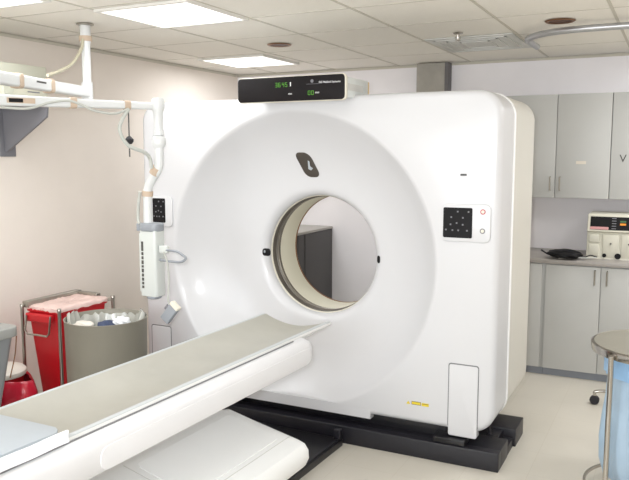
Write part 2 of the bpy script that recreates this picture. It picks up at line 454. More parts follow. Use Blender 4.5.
# bore: bright lip, dark ringed band, cream liner, copper rim at the far end
yb = YBORE
shell([(const(.366), yb + .004), (const(.359), yb + .001), (const(.356), yb + .004), (const(.355), yb + .012)], 'bore_lip', M['cream'], G)
shell([(const(.358), yb + .008), (const(.3555), yb + .014), (const(.3555), yb + .06), (const(.350), yb + .062), (const(.350), yb + .075)], 'scan_window_ring', M['ring'], G)
shell([(const(.352), yb + .073), (const(.349), yb + .075), (const(.349), yb + .083), (const(.352), yb + .085)], 'silver_band', M['ring2'], G)
shell([(const(.354), yb + .083), (const(.356), yb + .093), (const(.354), yb + .112)], 'dark_band', M['ring'], G)
YE = BY - .33
shell([(const(.354), yb + .110), (const(.352), yb + .114), (const(.352), YE - .008)], 'bore_liner', M['bore'], G)
shell([(const(.353), YE - .01), (const(.349), YE - .006), (const(.350), YE + .004), (const(.364), YE + .006)], 'copper_rim', M['copper'], G)

# small items on the front
def on_front(x0, x1, z0, z1, d, rad=.012, y=FY, bev=.002):
    return prism(rrect(x0, x1, z0, z1, rad), y - d, y + .001, 'xz', bev=bev)
for (x0, x1) in ((-1.030, -.876), (-3.0, -2.85)):
    f = obj('access_flap', prism(rrect(x0, x1, .14, .528, .012), FY - .004, FY + .05, 'xz', bev=.003), M['gantry'], G)
    obj('flap_seam', prism(rrect(x0 - .004, x1 + .004, .185, .534, .014), FY - .0022, FY + .02, 'xz'), M['seam'], f)
lip = obj('lower_lip', box(-2.75, -1.475, FY + .0003, FY + .3, .150, .212), M['gantry'], G)
def control_panel(x0, x1, z0, z1, kx0, kx1, kz0, kz1, btn, labelk):
    p = obj('control_panel', on_front(x0, x1, z0, z1, .010, .028, bev=.004), M['gantry'], G)
    k = obj('keypad', prism(rrect(kx0, kx1, kz0, kz1, .007), FY - .0125, FY - .009, 'xz'), M['black'], p)
    b = bmesh.new(); w_, h_ = kx1 - kx0, kz1 - kz0
    for (u, v) in ((.5, .87), (.87, .87), (.28, .68), (.68, .67), (.47, .49), (.26, .44), (.68, .44), (.1, .26), (.33, .25), (.53, .25), (.83, .25)):
        cx, cz = kx0 + u * w_, kz0 + v * h_
        obj('key_mark', box(cx - .004, cx + .004, FY - .0135, FY - .012, cz - .004, cz + .004), M['grey_ink'], k, smooth=0)
    for (bx, bz, m) in btn:
        q = obj('button', lathe([(.0135, FY - .0115), (.0135, FY - .009)], (bx, 0, bz), 'y', 20), m, p)
        q['label'] = 'red ringed button' if m is M['red_ink'] else 'grey ringed button'
        obj('button_cap', lathe([(.008, FY - .0135), (.009, FY - .011)], (bx, 0, bz), 'y', 20), M['cream'], q)
control_panel(-1.085, -.832, 1.178, 1.372, -1.076, -.925, 1.198, 1.353, ((-.872, 1.335, M['red_ink']), (-.872, 1.238, M['grey_ink'])), '')
control_panel(-2.985, -2.812, 1.172, 1.366, -2.962, -2.865, 1.198, 1.350, (), '')
obj('sensor_slot', box(-.994, -.962, FY - .003, FY + .001, 1.515, 1.525), M['dark'], G)
# warning label strip
b = on_front(-1.235, -1.182, .2745, .2925, .0012, .001, bev=0)
wl = obj('warning_label', b, M['brownink'], G, smooth=0)
obj('label_face', on_front(-1.2325, -1.1845, .277, .290, .0018, .001, bev=0), M['yellow'], wl, smooth=0)
obj('label_face', on_front(-1.178, -1.138, .2735, .2905, .0015, .001, bev=0), M['yellow'], wl, smooth=0)
b = prism([(-1.265, .274), (-1.243, .274), (-1.254, .292)], FY - .0015, FY + .001, 'xz'); obj('warning_triangle', b, M['yellow'], wl, smooth=0)
obj('label_lines', box(-1.176, -1.14, FY - .002, FY - .001, .284, .287), M['brownink'], wl, smooth=0)
# dark slanted badge on the bowl with a pale logo stroke; placed on the bowl surface
def bowl_y(r_):
    for (r1, d1), (r2, d2) in zip(prof, prof[1:]):
        if r2 <= r_ <= r1: return FY + d1 + (d2 - d1) * (r1 - r_) / (r1 - r2)
    return FY
def on_bowl(pts, lift, m, name, parent=G, thick=.004):
    b = bmesh.new(); top = []; bot = []
    c = (sum(p[0] for p in pts) / len(pts), sum(p[1] for p in pts) / len(pts))
    def v(p, l): 
        rr_ = math.hypot(p[0] - CX, p[1] - CZ); rr_ = math.hypot(p[0] - CX - bez_shift(rr_), p[1] - CZ); return b.verts.new((p[0], bowl_y(rr_) - l, p[1]))
    n = len(pts); rings = []
    for s, l in ((1, -thick), (1, lift * .5), (.9, lift), (.5, lift)):
        rings.append([v((c[0] + (p[0] - c[0]) * s, c[1] + (p[1] - c[1]) * s), l) for p in pts])
    cc = v(c, lift)
    for A, B in zip(rings, rings[1:]):
        for k in range(n): b.faces.new((A[k], A[(k + 1) % n], B[(k + 1) % n], B[k]))
    for k in range(n): b.faces.new((rings[-1][k], rings[-1][(k + 1) % n], cc))
    return obj(name, b, m, parent, smooth=60)
def slanted(cx, cz, w_, h, shear, rad):
    return [(cx + x - shear * z, cz + z) for x, z in rrect(-w_ / 2, w_ / 2, -h / 2, h / 2, rad, 8)]
bc = (-1.968, 1.562)
bdg = on_bowl(slanted(bc[0], bc[1], .098, .146, .42, .036), .005, mat('badge_dark', (72, 66, 60), .3), 'badge')
on_bowl([(bc[0] + .006, bc[1] + .028), (bc[0] + .016, bc[1] + .02), (bc[0] + .016, bc[1] - .008), (bc[0] + .034, bc[1] - .022), (bc[0] + .02, bc[1] - .034), (bc[0] + .002, bc[1] - .026)], .0075, M['pad'], 'badge_logo', bdg, thick=-.004)
# laser windows either side of the bore
for x, w_ in ((-1.528, .012), (-2.14, .026)):
    q = on_bowl(rrect(x - w_, x + w_, 1.018 + (.014 if w_ > .02 else -.02), 1.062 + (.014 if w_ > .02 else -.02), .016), .006, M['black'], 'laser_window')
on_bowl(rrect(-2.155, -2.143, 1.05, 1.066, .005), .008, M['headgrey'], 'laser_lens', q, thick=-.005)

# display on top
Dp = obj('display', prism(rrect(-2.230, -1.570, 1.905, 2.043, .022), 3.502, 3.53, 'xz', bev=.006), M['cream'], G)
obj('display_housing', box(-2.16, -1.592, 3.528, 3.86, 1.925, 2.033, .006), mat('housing_pale', (222, 226, 224), .4), Dp)
obj('housing_end', box(-2.155, -1.59, 3.86, 3.875, 1.93, 2.028, .004), mat('housing_tan', (206, 180, 140), .5), Dp)
obj('side_vent', box(-1.5925, -1.589, 3.56, 3.78, 1.962, 1.998, .0), M['vent'], Dp, smooth=0)
Ds = obj('display_face', prism(rrect(-2.226, -1.574, 1.909, 2.039, .02), 3.494, 3.503, 'xz', bev=.004), mat('display_black', (16, 11, 13), .5, spec=.2), Dp)
dx = -1.985
def led(ch, x, z, w_, h):
    b = bmesh.new(); digit(ch, x, 3.4945, z, w_, h, b); obj('green_digit', b, M['green'], Ds, smooth=0)
for i, ch in enumerate('3645'): led(ch, dx + i * .019 + (.004 if i > 1 else 0), 1.985, .0125, .023)
for i, ch in enumerate('00'): led(ch, -1.786 + i * .02, 1.937, .0135, .022)
obj('indicator_bar', box(-1.894, -1.889, 3.493, 3.4945, 1.987, 2.009), M['white_ink'], Ds, smooth=0)
obj('unit_lettering', text_bm('mm', .016, (-1.743, 3.4938, 1.944)), M['white_ink'], Ds, smooth=0)
obj('unit_lettering', text_bm('mm', .015, (-1.905, 3.4938, 1.943)), M['white_ink'], Ds, smooth=0)
obj('white_lettering', text_bm('GE Medical Systems', .0155, (-1.722, 3.4938, 1.996)), M['white_ink'], Ds, smooth=0)
b = lathe([(.009, 3.4935), (.009, 3.4945)], (-1.762, 0, 2.009), 'y', 20); obj('round_emblem', b, M['grey_ink'], Ds)
obj('printed_line', box(-1.795, -1.722, 3.4935, 3.4945, 1.993, 1.9945), M['grey_ink'], Ds, smooth=0)

# black base
b = box(-3.03, -.75, 3.602, 3.66, 0, .100, .004)
box(-3.0, -1.0, 3.655, 4.45, 0, .10, .004, bm=b)
box(-1.02, -.75, 3.655, 3.83, 0, .10, .003, bm=b); box(-1.02, -.752, 3.82, 4.0, 0, .05, .003, bm=b)
box(-1.02, -.81, 3.82, 4.0, .04, .085, .003, bm=b); box(-1.02, -.738, 3.985, 4.20, 0, .10, .003, bm=b)
bs = obj('base', b, M['base'], G)
obj('foot_cover', box(-1.10, -.93, 3.612, 3.72, .1, .132, .004), M['basefl'], bs)
obj('support_frame', box(-2.95, -1.05, 3.70, 4.4, .1, .20, .004), M['basefl'], G)
obj('leveling_foot', lathe([(.022, .085), (.022, .095), (.01, .096), (.01, .19)], (-.86, 3.88, 0), seg=20), M['rubber'], bs)

# ------------------------------------------------------------------ patient table
TR = Matrix.Translation((-1.84, 3.0, 0)) @ Matrix.Rotation(math.radians(-1.6), 4, 'Z') @ Matrix.Translation((1.84, -3.0, 0))
TR = Matrix.Translation((-1.825, 3.2, 0)) @ Matrix.Rotation(math.radians(-1.7), 4, 'Z')
# table local frame: x across (0 = centre), y along, z up
def T(b): bmesh.ops.transform(b, matrix=TR, verts=b.verts); return b
tb = thing('patient_table', 'long white patient table with a concave beige cradle leading into the scanner bore', 'patient table', (-1.87, 1.9, 0))
HW, TZ, SAG = .208, .745, .045
NX = 24
def cz(u, s=SAG): return TZ - s * (1 - abs(u) ** 1.9)
def cradle_sheet(y0, y1, hw, ztop, thick, name, m, endbulge=0.0, ny=40):
    b = bmesh.new(); g1 = []; g2 = []
    for j in range(ny + 1):
        v = j / ny; row = []; row2 = []
        for i in range(NX + 1):
            u = -1 + 2 * i / NX
            yy = y0 + (y1 - y0) * v + endbulge * v * (1 - u * u)
            z = cz(u) + ztop
            row.append(b.verts.new((u * hw, yy, z))); row2.append(b.verts.new((u * hw * 1.0, yy, z - thick)))
        g1.append(row); g2.append(row2)
    for j in range(ny):
        for i in range(NX):
            b.faces.new((g1[j][i], g1[j][i + 1], g1[j + 1][i + 1], g1[j + 1][i])); b.faces.new((g2[j][i], g2[j + 1][i], g2[j + 1][i + 1], g2[j][i + 1]))
        b.faces.new((g1[j][0], g1[j + 1][0], g2[j + 1][0], g2[j][0])); b.faces.new((g1[j][NX], g2[j][NX], g2[j + 1][NX], g1[j + 1][NX]))
    for i in range(NX):
        b.faces.new((g1[0][i], g2[0][i], g2[0][i + 1], g1[0][i + 1])); b.faces.new((g1[ny][i], g1[ny][i + 1], g2[ny][i + 1], g2[ny][i]))
    return obj(name, T(b), m, tb, smooth=45)
cr = cradle_sheet(-2.3, .222, HW, -.004, .014, 'cradle', M['cradle_edge'])
cradle_sheet(-2.29, .214, HW - .016, 0, .004, 'cradle_surface', M['cradle'])
# outer flanks of the cradle, tapering up to the tip
for s in (-1, 1):
    b = bmesh.new()
    sec = lambda y, k: [(s * HW, y, TZ - .004), (s * (HW + .004), y, TZ - .012), (s * (HW - .004), y, TZ - .012 - .028 * k), (s * (HW - .05), y, TZ - .015 - .04 * k), (s * (HW - .05), y, TZ - .035)]
    ys = [(-2.3, 1), (-.4, 1), (-.15, .8), (0, .5), (.12, .2), (.218, .02)]
    R_ = [[b.verts.new(p) for p in sec(y, k)] for y, k in ys]
    for A, B in zip(R_, R_[1:]):
        for i in range(5): b.faces.new((A[i], A[(i + 1) % 5], B[(i + 1) % 5], B[i]))
    b.faces.new(R_[0]); b.faces.new(R_[-1])
    obj('cradle_flank', T(b), M['cradle_edge'], tb)
for s in (-1, 1):
    b = tube([(s * (HW - .010), -2.29, TZ - .006), (s * (HW - .010), .10, TZ - .006), (s * (HW - .008), .205, TZ - .006)], .0095, 12)
    obj('cradle_lip', T(b), M['lip'], tb)
obj('cradle_underside', T(box(-.15, .15, -2.3, -.02, .655, .70, .01)), M['dark'], tb)
# body: side section with a ledge, rounded end
W_ = .262
bp = [(-W_, .615), (-W_ + .012, .600), (W_ - .012, .600), (W_, .615), (W_, .690), (W_ - .012, .718), (W_ - .04, .730), (HW - .004, .732), (HW - .006, .705), (HW - .04, .690),
      (-HW + .04, .690), (-HW + .006, .705), (-HW + .004, .732), (-W_ + .04, .730), (-W_ + .012, .718), (-W_, .690)]
b = bmesh.new(); R_ = []
ends = [(-2.6, 0, 1)] + [(-.13, 0, 1)]
for k in range(1, 8):
    a = PI / 2 * k / 7; ends.append((-.13 + .075 * math.sin(a), 1 - math.cos(a), 1))
for y, e, _ in ends:
    R_.append([b.verts.new((x * (1 - .10 * e), y, .665 + (z - .665) * (1 - .75 * e))) for x, z in bp])
for A, B in zip(R_, R_[1:]):
    n = len(A)
    for i in range(n): b.faces.new((A[i], A[(i + 1) % n], B[(i + 1) % n], B[i]))
b.faces.new(R_[0]); b.faces.new(R_[-1])
bmesh.ops.recalc_face_normals(b, faces=b.faces)
body = obj('table_body', T(b), M['tablew'], tb, smooth=45)
# long pill shaped side mouldings
for s in (-1, 1):
    pts = rrect(-1.51, -.10, .607, .688, .036, 8)
    b = prism(pts, s * (W_ - .003), s * (W_ + .003), 'yz', bev=.0025)
    obj('side_moulding', T(b), M['tablew'], tb)
    b = tube([(s * (HW + .012), -2.5, .7325), (s * (HW + .012), -.2, .7325)], .003, 8)
    obj('rail_seam', T(b), M['seam'], tb)
# lifting column and bellows hidden deeper under the body
obj('lift_column', T(box(-.16, .10, -2.45, -1.65, .1, .61, .02)), M['dark'], tb)
# lower cover: crowned, rounded right/left flanks
lp = [(-.31, .19), (-.29, .155), (.29, .155), (.315, .17), (.328, .20), (.325, .245), (.305, .275), (.27, .288), (-.12, .375), (-.27, .33), (-.31, .29)]
b = bmesh.new(); R_ = []
for y, e in ((-2.3, 0), (-.31, 0), (-.285, .03), (-.27, .1)):
    R_.append([b.verts.new((x * (1 - .12 * e) + .02, y, .22 + (z - .22) * (1 - e))) for x, z in lp])
for A, B in zip(R_, R_[1:]):
    for i in range(len(lp)): b.faces.new((A[i], A[(i + 1) % len(lp)], B[(i + 1) % len(lp)], B[i]))
b.faces.new(R_[0]); b.faces.new(R_[-1])
bmesh.ops.recalc_face_normals(b, faces=b.faces)
lc = obj('lower_cover', T(b), M['lowerw'], tb, smooth=35)
def slope_z(x): return .288 + (.27 - (x - .02)) * .2231
def plate(x0, x1, y0, y1, lift, r=.03):
    pts = rrect(x0, x1, y0, y1, r, 6); b = bmesh.new()
    A = [b.verts.new((p[0], p[1], slope_z(p[0]) - .004)) for p in pts]; B = [b.verts.new((p[0], p[1], slope_z(p[0]) + lift)) for p in pts]
    n = len(pts); b.faces.new(B)
    for i in range(n): b.faces.new((A[i], A[(i + 1) % n], B[(i + 1) % n], B[i]))
    bmesh.ops.recalc_face_normals(b, faces=b.faces); return b
obj('cover_panel', T(plate(-.06, .225, -1.0, -.34, .003)), M['lowerw'], lc)
obj('cover_seam', T(plate(.248, .2525, -2.28, -.29, .0008, .001)), M['vent'], lc, smooth=0)
obj('cover_seam', T(plate(-.09, .25, -1.04, -1.035, .0008, .001)), M['vent'], lc, smooth=0)
obj('base_column', T(box(-.22, .22, -2.2, -.5, .045, .16, .01)), M['basefl'], tb)
b = box(-.5, .205, -2.3, .38, 0, .04, .004, bm=None)
bpz = obj('floor_plate', T(b), M['basefl'], tb)
obj('plate_rim', T(box(.18, .197, -2.3, .375, .04, .048, .002)), M['base'], bpz)
obj('plate_bracket', T(box(.168, .203, .34, .375, .04, .10, .003)), M['base'], bpz)

# head pad and cloth lying on the table near the camera
def grid_surface(fn, nu, nv, name, m, base, thick=.01):
    b = bmesh.new(); A = [[b.verts.new(fn(i / nu, j / nv)) for i in range(nu + 1)] for j in range(nv + 1)]
    Bb = [[b.verts.new(Vector(fn(i / nu, j / nv)) - Vector((0, 0, thick))) for i in range(nu + 1)] for j in range(nv + 1)]
    for j in range(nv):
        for i in range(nu):
            b.faces.new((A[j][i], A[j][i + 1], A[j + 1][i + 1], A[j + 1][i])); b.faces.new((Bb[j][i], Bb[j + 1][i], Bb[j + 1][i + 1], Bb[j][i + 1]))
    for j in range(nv):
        b.faces.new((A[j][0], A[j + 1][0], Bb[j + 1][0], Bb[j][0])); b.faces.new((A[j][nu], Bb[j][nu], Bb[j + 1][nu], A[j + 1][nu]))
    for i in range(nu):
        b.faces.new((A[0][i], Bb[0][i], Bb[0][i + 1], A[0][i + 1])); b.faces.new((A[nv][i], A[nv][i + 1], Bb[nv][i + 1], Bb[nv][i]))
    return obj(name, b, m, None, base, smooth=60)
def pad_fn(u, v):
    x = -.185 + .378 * u; yfar = -1.585 - .035 * max(0, (u - .88) / .12) ** 2 - .01 * (1 - u)
    y = -2.25 + (yfar + 2.25) * v
    z = .770 + .012 * (1 - abs(2 * u - 1) ** 4) * (1 - v ** 8) - .004 * v ** 10
    return TR @ Vector((x, y, z))
tag(grid_surface(pad_fn, 20, 24, 'head_pad', M['pad'], TR @ Vector((0, -1.9, .74)), .018), 'pale blue-grey pad lying on the near end of the patient table', 'pad')
def cloth_fn(u, v):
    y = -2.25 + (.655) * v
    prof_ = [(.2025, .760), (.205, .768), (.215, .766), (.223, .757), (.229, .742)]
    k = u * 4; i = min(3, int(k)); f = k - i
    x = prof_[i][0] * (1 - f) + prof_[i + 1][0] * f; z = prof_[i][1] * (1 - f) + prof_[i + 1][1] * f
    return TR @ Vector((x, y + .008 * math.sin(u * 5), z + .001 * math.sin(v * 22)))
tag(grid_surface(cloth_fn, 12, 30, 'folded_sheet', M['cloth'], TR @ Vector((.2, -1.9, .74)), .004), 'white folded cloth draped over the near edge of the patient table', 'cloth')

# ------------------------------------------------------------------ contrast injector hung from the ceiling
J = thing('contrast_injector', 'white ceiling-hung contrast injector with jointed arms left of the scanner', 'injector', (-3.165, 3.316, H))
px, py = -3.165, 3.316
obj('ceiling_plate', lathe([(.05, H), (.05, H - .006), (.034, H - .010)], (px, py, 0), seg=32), M['steel'], J)
obj('column', lathe([(.03, H - .008), (.03, H - .10), (.025, H - .115), (.025, 2.05), (.032, 2.045), (.032, 1.945), (.02, 1.94), (.02, 1.90)], (px, py, 0), seg=32), M['arm'], J)
obj('cable_strap', lathe([(.031, H - .07), (.037, H - .07), (.037, H - .10), (.031, H - .10)], (px, py, 0), seg=32), M['velcro'], J)
ex, ey = -2.87, 2.25
def bar(p, q, w_, h0, h1, rad=.012, bm=None):
    p = Vector(p); q = Vector(q); d = q - p; L = d.length; ang = math.atan2(d.y, d.x)
    b = bmesh.new(); pts0 = rrect(-w_ / 2, w_ / 2, -h0 / 2, h0 / 2, rad, 5); pts1 = rrect(-w_ / 2, w_ / 2, -h1 / 2, h1 / 2, rad, 5)
    A = [b.verts.new((0, a, c)) for a, c in pts0]; B = [b.verts.new((L, a, c)) for a, c in pts1]
    b.faces.new(A); b.faces.new(B)
    for i in range(len(A)): b.faces.new((A[i], A[(i + 1) % len(A)], B[(i + 1) % len(A)], B[i]))
    Mx = Matrix.Translation(p) @ Matrix.Rotation(ang, 4, 'Z') @ Matrix.Rotation(-math.asin(d.z / L), 4, 'Y')
    bmesh.ops.transform(b, matrix=Mx, verts=b.verts); return merge(bm, b)
ua = obj('upper_arm', bar((px, py, 1.988), (ex, ey, 1.988), .055, .062, .062), M['arm'], J)
def along(p, q, t_, z=None):
    v = Vector(p).lerp(Vector(q), t_); 
    if z is not None: v.z = z
    return v
def strap(p, q, t_, w_, h, name='cable_strap', parent=None, ln=.03):
    p = Vector(p); q = Vector(q); d = (q - p).normalized(); c = p.lerp(q, t_)
    return obj(name, bar(c - d * ln / 2, c + d * ln / 2, w_, h, h, .016), M['velcro'], parent or J)
U0, U1 = (px, py, 1.988), (ex, ey, 1.988)
strap(U0, U1, .38, .064, .075); strap(U0, U1, .64, .064, .075)
L0, L1 = (ex, ey, 1.870), (-2.42, 3.015, 1.868)
la = obj('lower_arm', bar(L0, L1, .045, .056, .034), M['arm'], J)
strap(L0, L1, .53, .056, .052); strap(L0, L1, .83, .05, .046)
obj('elbow', lathe([(.04, 2.05), (.045, 2.04), (.045, 1.85), (.04, 1.84)], (ex, ey, 0), seg=28), M['arm'], J)
# small dark markings on both arms, camera side
d = (Vector(U1) - Vector(U0)).normalized(); nrm = Vector((-d.y, d.x, 0)); 
if nrm.dot(Vector((1, 0, 0))) < 0: nrm = -nrm
def mark(p0, p1, t0, t1, off, z0, z1, m, name, parent):
    a = Vector(p0).lerp(Vector(p1), t0); c = Vector(p0).lerp(Vector(p1), t1); dd = (c - a).normalized()
    nn = Vector((dd.y, -dd.x, 0)).normalized()
    if nn.dot(Vector((1, -.6, 0))) < 0: nn = -nn
    b = bmesh.new()
    q = [b.verts.new(v + nn * o_ + Vector((0, 0, z))) for o_ in (off - .001, off + .0012) for v, z in ((a, z0), (c, z0), (c, z1), (a, z1))]
    for f in ((0, 1, 2, 3), (4, 5, 6, 7), (0, 1, 5, 4), (1, 2, 6, 5), (2, 3, 7, 6), (3, 0, 4, 7)): b.faces.new([q[i] for i in f])
    return obj(name, b, m, parent, smooth=0)
mark(U0, U1, .44, .52, .0275, .004, .013, M['dark'], 'arm_lettering', ua)
mark(L0, L1, .19, .33, .0255, -.012, .012, M['velcro'], 'arm_label', la)
mark(L0, L1, .2, .27, .0265, -.009, .009, M['black'], 'arm_label_print', la)
hx, hy = -2.408, 3.02
b = lathe([(.010, 1.912), (.028, 1.909), (.034, 1.895), (.034, 1.860), (.025, 1.838), (.0225, 1.745), (.028, 1.742), (.028, 1.722), (.02, 1.716)], (hx, hy, 0), seg=32)
obj('arm_joint', b, M['arm'], J)
b = lathe([(.020, 1.720), (.031, 1.712), (.036, 1.70), (.036, 1.672), (.024, 1.655)], (hx, hy, 0), seg=32)
obj('swivel', b, M['arm'], J)
dp = [(hx, hy, 1.66), (hx - .001, hy, 1.60), (hx - .008, hy, 1.55), (hx - .045, hy, 1.50), (hx - .075, hy, 1.455), (hx - .082, hy, 1.40), (-2.492, hy, 1.33), (-2.492, hy, 1.25)]
obj('drop_tube', tube(dp, .0235, 18, smooth=6), M['arm'], J)
obj('cable_strap', tube([(hx - .012, hy, 1.555), (hx - .034, hy, 1.522)], .0285, 18), M['velcro'], J)
obj('cable_strap', tube([(hx - .081, hy, 1.432), (hx - .083, hy, 1.405)], .0285, 18), M['velcro'], J)
Hd = obj('injector_head', prism(rrect(-2.520, -2.412, 2.975, 3.06, .016, 6), .878, 1.235, 'xy', bev=.006), M['head'], J)
obj('head_collar', prism(rrect(-2.524, -2.406, 2.97, 3.065, .032, 6), 1.222, 1.266, 'xy', bev=.01), M['headgrey'], Hd)
obj('head_tip', lathe([(.038, .88), (.04, .868), (.03, .862)], (-2.463, 3.02, 0), seg=28), M['headgrey'], Hd)
obj('side_clip', box(-2.556, -2.528, 3.0, 3.04, 1.22, 1.262, .004), M['headgrey'], Hd)
z = 1.17
for hgt in (.05, .016, .016, .02, .012, .02, .016, .016, .014, .014):
    obj('head_lettering', box(-2.504, -2.491, 2.9735, 2.976, z - hgt, z), M['dark'], Hd, smooth=0); z -= hgt + .006
obj('head_ridge', box(-2.532, -2.522, 2.99, 3.05, .90, 1.21, .003), M['head'], Hd)
# U handle
b = tube([(-2.402, 3.0, 1.13), (-2.29, 2.99, 1.128), (-2.245, 2.985, 1.112), (-2.226, 2.985, 1.098), (-2.25, 2.985, 1.078), (-2.31, 2.99, 1.073), (-2.402, 3.0, 1.076)], .0065, 10, smooth=6)
obj('handle', b, M['headgrey'], Hd)
obj('handle_mount', box(-2.404, -2.35, 2.99, 3.015, 1.112, 1.152, .006), M['head'], Hd)
obj('hanging_rod', tube([(-2.525, 2.93, 1.865), (-2.525, 2.93, 1.61)], .0035, 8), M['dark'], J)
obj('rod_stop', lathe([(.012, 1.675), (.022, 1.69), (.022, 1.70), (.008, 1.715)], (-2.525, 2.93, 0), seg=16), M['rubber'], J)
# cables
obj('cable', tube([(px + .01, py - .03, H - .09), (px + .01, py - .05, 2.23), (-3.13, 3.17, 2.14), (-3.075, 3.02, 2.08), (-3.045, 2.9, 2.043)], .009, 10, smooth=8), M['cablec'], J)
def la_pt(t_, dz=0, off=.03):
    v = Vector(L0).lerp(Vector(L1), t_); dd = (Vector(L1) - Vector(L0)).normalized(); nn = Vector((dd.y, -dd.x, 0))
    return v + nn * off + Vector((0, 0, dz))
obj('cable', tube([la_pt(.10, -.03), la_pt(.2, -.036), la_pt(.3, -.034), la_pt(.4, -.005), la_pt(.5, .008), la_pt(.57, -.01), la_pt(.64, -.035), la_pt(.75, -.045), la_pt(.83, -.02)], .006, 10, smooth=8), M['cable'], J)
obj('cable', tube([la_pt(.83, -.02), la_pt(.79, -.075), la_pt(.775, -.13), la_pt(.82, -.20), la_pt(.92, -.235, .02), (-2.44, 2.985, 1.60), (-2.435, 2.99, 1.55)], .0095, 10, smooth=8), M['cable'], J)
obj('cable', tube([(-2.515, 2.99, 1.43), (-2.532, 2.995, 1.36), (-2.538, 2.995, 1.29), (-2.525, 2.99, 1.26)], .008, 10, smooth=8), M['cable'], J)
obj('cable', tube([(-2.37, 2.99, 1.12), (-2.345, 2.985, 1.07), (-2.338, 2.985, .97), (-2.345, 2.985, .88), (-2.338, 2.985, .845)], .005, 8, smooth=8), M['cable'], J)
# hand switch at the end of the cord, tilted
Mh = Matrix.Translation((-2.335, 2.985, .80)) @ Matrix.Rotation(math.radians(40), 4, 'Y')
hs = obj('hand_switch', box(-.028, .028, -.016, .016, -.052, .052, .006, M4=Mh), M['headgrey'], J)
obj('switch_cap', box(-.029, .029, -.017, .017, .046, .066, .004, M4=Mh), M['cream'], hs)
obj('switch_button', box(-.042, -.026, -.01, .01, .0, .03, .003, M4=Mh), M['steelg'], hs)

# ------------------------------------------------------------------ wall bracket and power unit
t = thing('wall_bracket', 'dark grey metal gusset bracket fixed to the left wall below the injector arms', 'bracket', (XL, 3.3, 1.93))
obj('wall_flange', box(XL, XL + .01, 3.255, 3.375, 1.61, 1.95, .002), M['steelg'], t)
obj('shelf_plate', box(XL + .01, -3.46, 2.9, 3.36, 1.938, 1.95, .002), M['steelg'], t)
obj('gusset', prism([(XL + .01, 1.64), (XL + .03, 1.64), (-3.475, 1.85), (-3.462, 1.938), (XL + .01, 1.938)], 3.285, 3.30, 'xz'), M['steelg'], t)
t = thing('power_unit', 'beige-grey power unit box on the wall bracket behind the injector arms', 'control box', (-3.66, 3.3, 1.95))
obj('housing', box(XL + .012, -3.49, 2.86, 3.315, 2.045, 2.150, .004), M['console'], t)
fp = obj('front_unit', box(XL + .012, -3.485, 2.86, 3.315, 1.951, 2.045, .006), M['console2'], t)
obj('dial', lathe([(.04, -3.486), (.036, -3.478)], (0, 3.02, 2.0), 'x', 28), M['console'], fp)
obj('printed_text', box(-3.486, -3.4835, 3.16, 3.25, 1.99, 1.997), M['grey_ink'], fp, smooth=0)
obj('indicator', box(-3.486, -3.4835, 3.27, 3.285, 1.965, 1.975), M['headgrey'], fp, smooth=0)

# ------------------------------------------------------------------ waste bins on the left
t = thing('red_waste_bin', 'tall red biohazard waste bin with pink liner in a chrome frame by the wall', 'waste bin', (-3.48, 3.25, 0))
zb = .69
A_, B_, C_, D_ = (-3.73, 3.275), (-3.27, 3.11), (-3.23, 3.53), (-3.69, 3.70)
A_, B_, C_, D_ = (-3.572, 3.12), (-3.262, 3.12), (-3.262, 3.58), (-3.572, 3.58)
def frustum(x0, x1, y0, y1, z0, z1, ix, iy, bev, bm=None):
    b = bmesh.new(); lo = rrect(x0 + ix, x1 - ix, y0 + iy, y1 - iy, bev, 5); hi = rrect(x0, x1, y0, y1, bev, 5)
    A = [b.verts.new((p[0], p[1], z0)) for p in lo]; B = [b.verts.new((p[0], p[1], z1)) for p in hi]
    b.faces.new(A); b.faces.new(B)
    for i in range(len(A)): b.faces.new((A[i], A[(i + 1) % len(A)], B[(i + 1) % len(A)], B[i]))
    return merge(bm, b)
obj('bin_body', frustum(-3.56, -3.285, 3.145, 3.55, .04, .665, .05, .05, .03), M['red'], t)
obj('bin_rim', prism(rrect(-3.568, -3.278, 3.137, 3.565, .03), .665, .69, 'xy', bev=.006), M['red'], t)
# crinkled liner turned over the rim
b = bmesh.new(); cx0, cy0 = -3.42, 3.35; n = 60; R_ = []
for s, zz in ((1.02, .678), (1.025, .696), (.96, .704), (.7, .706), (.35, .702), (.02, .70)):
    ring = []
    for k in range(n):
        a = 2 * PI * k / n
        sq = 1 / max(abs(math.cos(a)) / .215, abs(math.sin(a)) / .215) if True else 0
        j = 1 + random.uniform(-.015, .015) * (s > .9)
        ring.append(b.verts.new((cx0 + sq * .66 * s * j * math.cos(a), cy0 + sq * .98 * s * j * math.sin(a), zz + random.uniform(-.005, .005))))
    R_.append(ring)
for P_, Q_ in zip(R_, R_[1:]):
    for k in range(n): b.faces.new((P_[k], P_[(k + 1) % n], Q_[(k + 1) % n], Q_[k]))
b.faces.new(R_[-1])
obj('liner', b, M['pinklid'], t, smooth=60)
b = bmesh.new()
box(-3.54, -3.36, 3.535, 3.575, .69, .722, .004, bm=b); box(-3.575, -3.525, 3.125, 3.575, .69, .728, .004, bm=b)
obj('lid_frame', b, M['steel'], t)
for (x, y) in (A_, B_, C_, D_):
    po = obj('frame_post', lathe([(.0105, .03), (.0105, zb + .0), (.0125, zb + .002), (.0125, zb + .016), (.010, zb + .02)], (x, y, 0), seg=16), M['steel'], t)
    obj('caster', lathe([(.028, -.011), (.028, .011)], (x, y, .0285), 'y', 20), M['rubber'], po)
b = bmesh.new()
for p, q in ((A_, B_), (B_, C_), (C_, D_), (D_, A_)): obj('frame_rail', tube([(p[0], p[1], .055), (q[0], q[1], .055)], .008, 8), M['steel'], t)
for p, dx_ in ((C_, -.03), (D_, .03)): obj('frame_rail', tube([(p[0], p[1], .685), (p[0] + dx_, p[1] - .03, .685)], .007, 8), M['steel'], t)
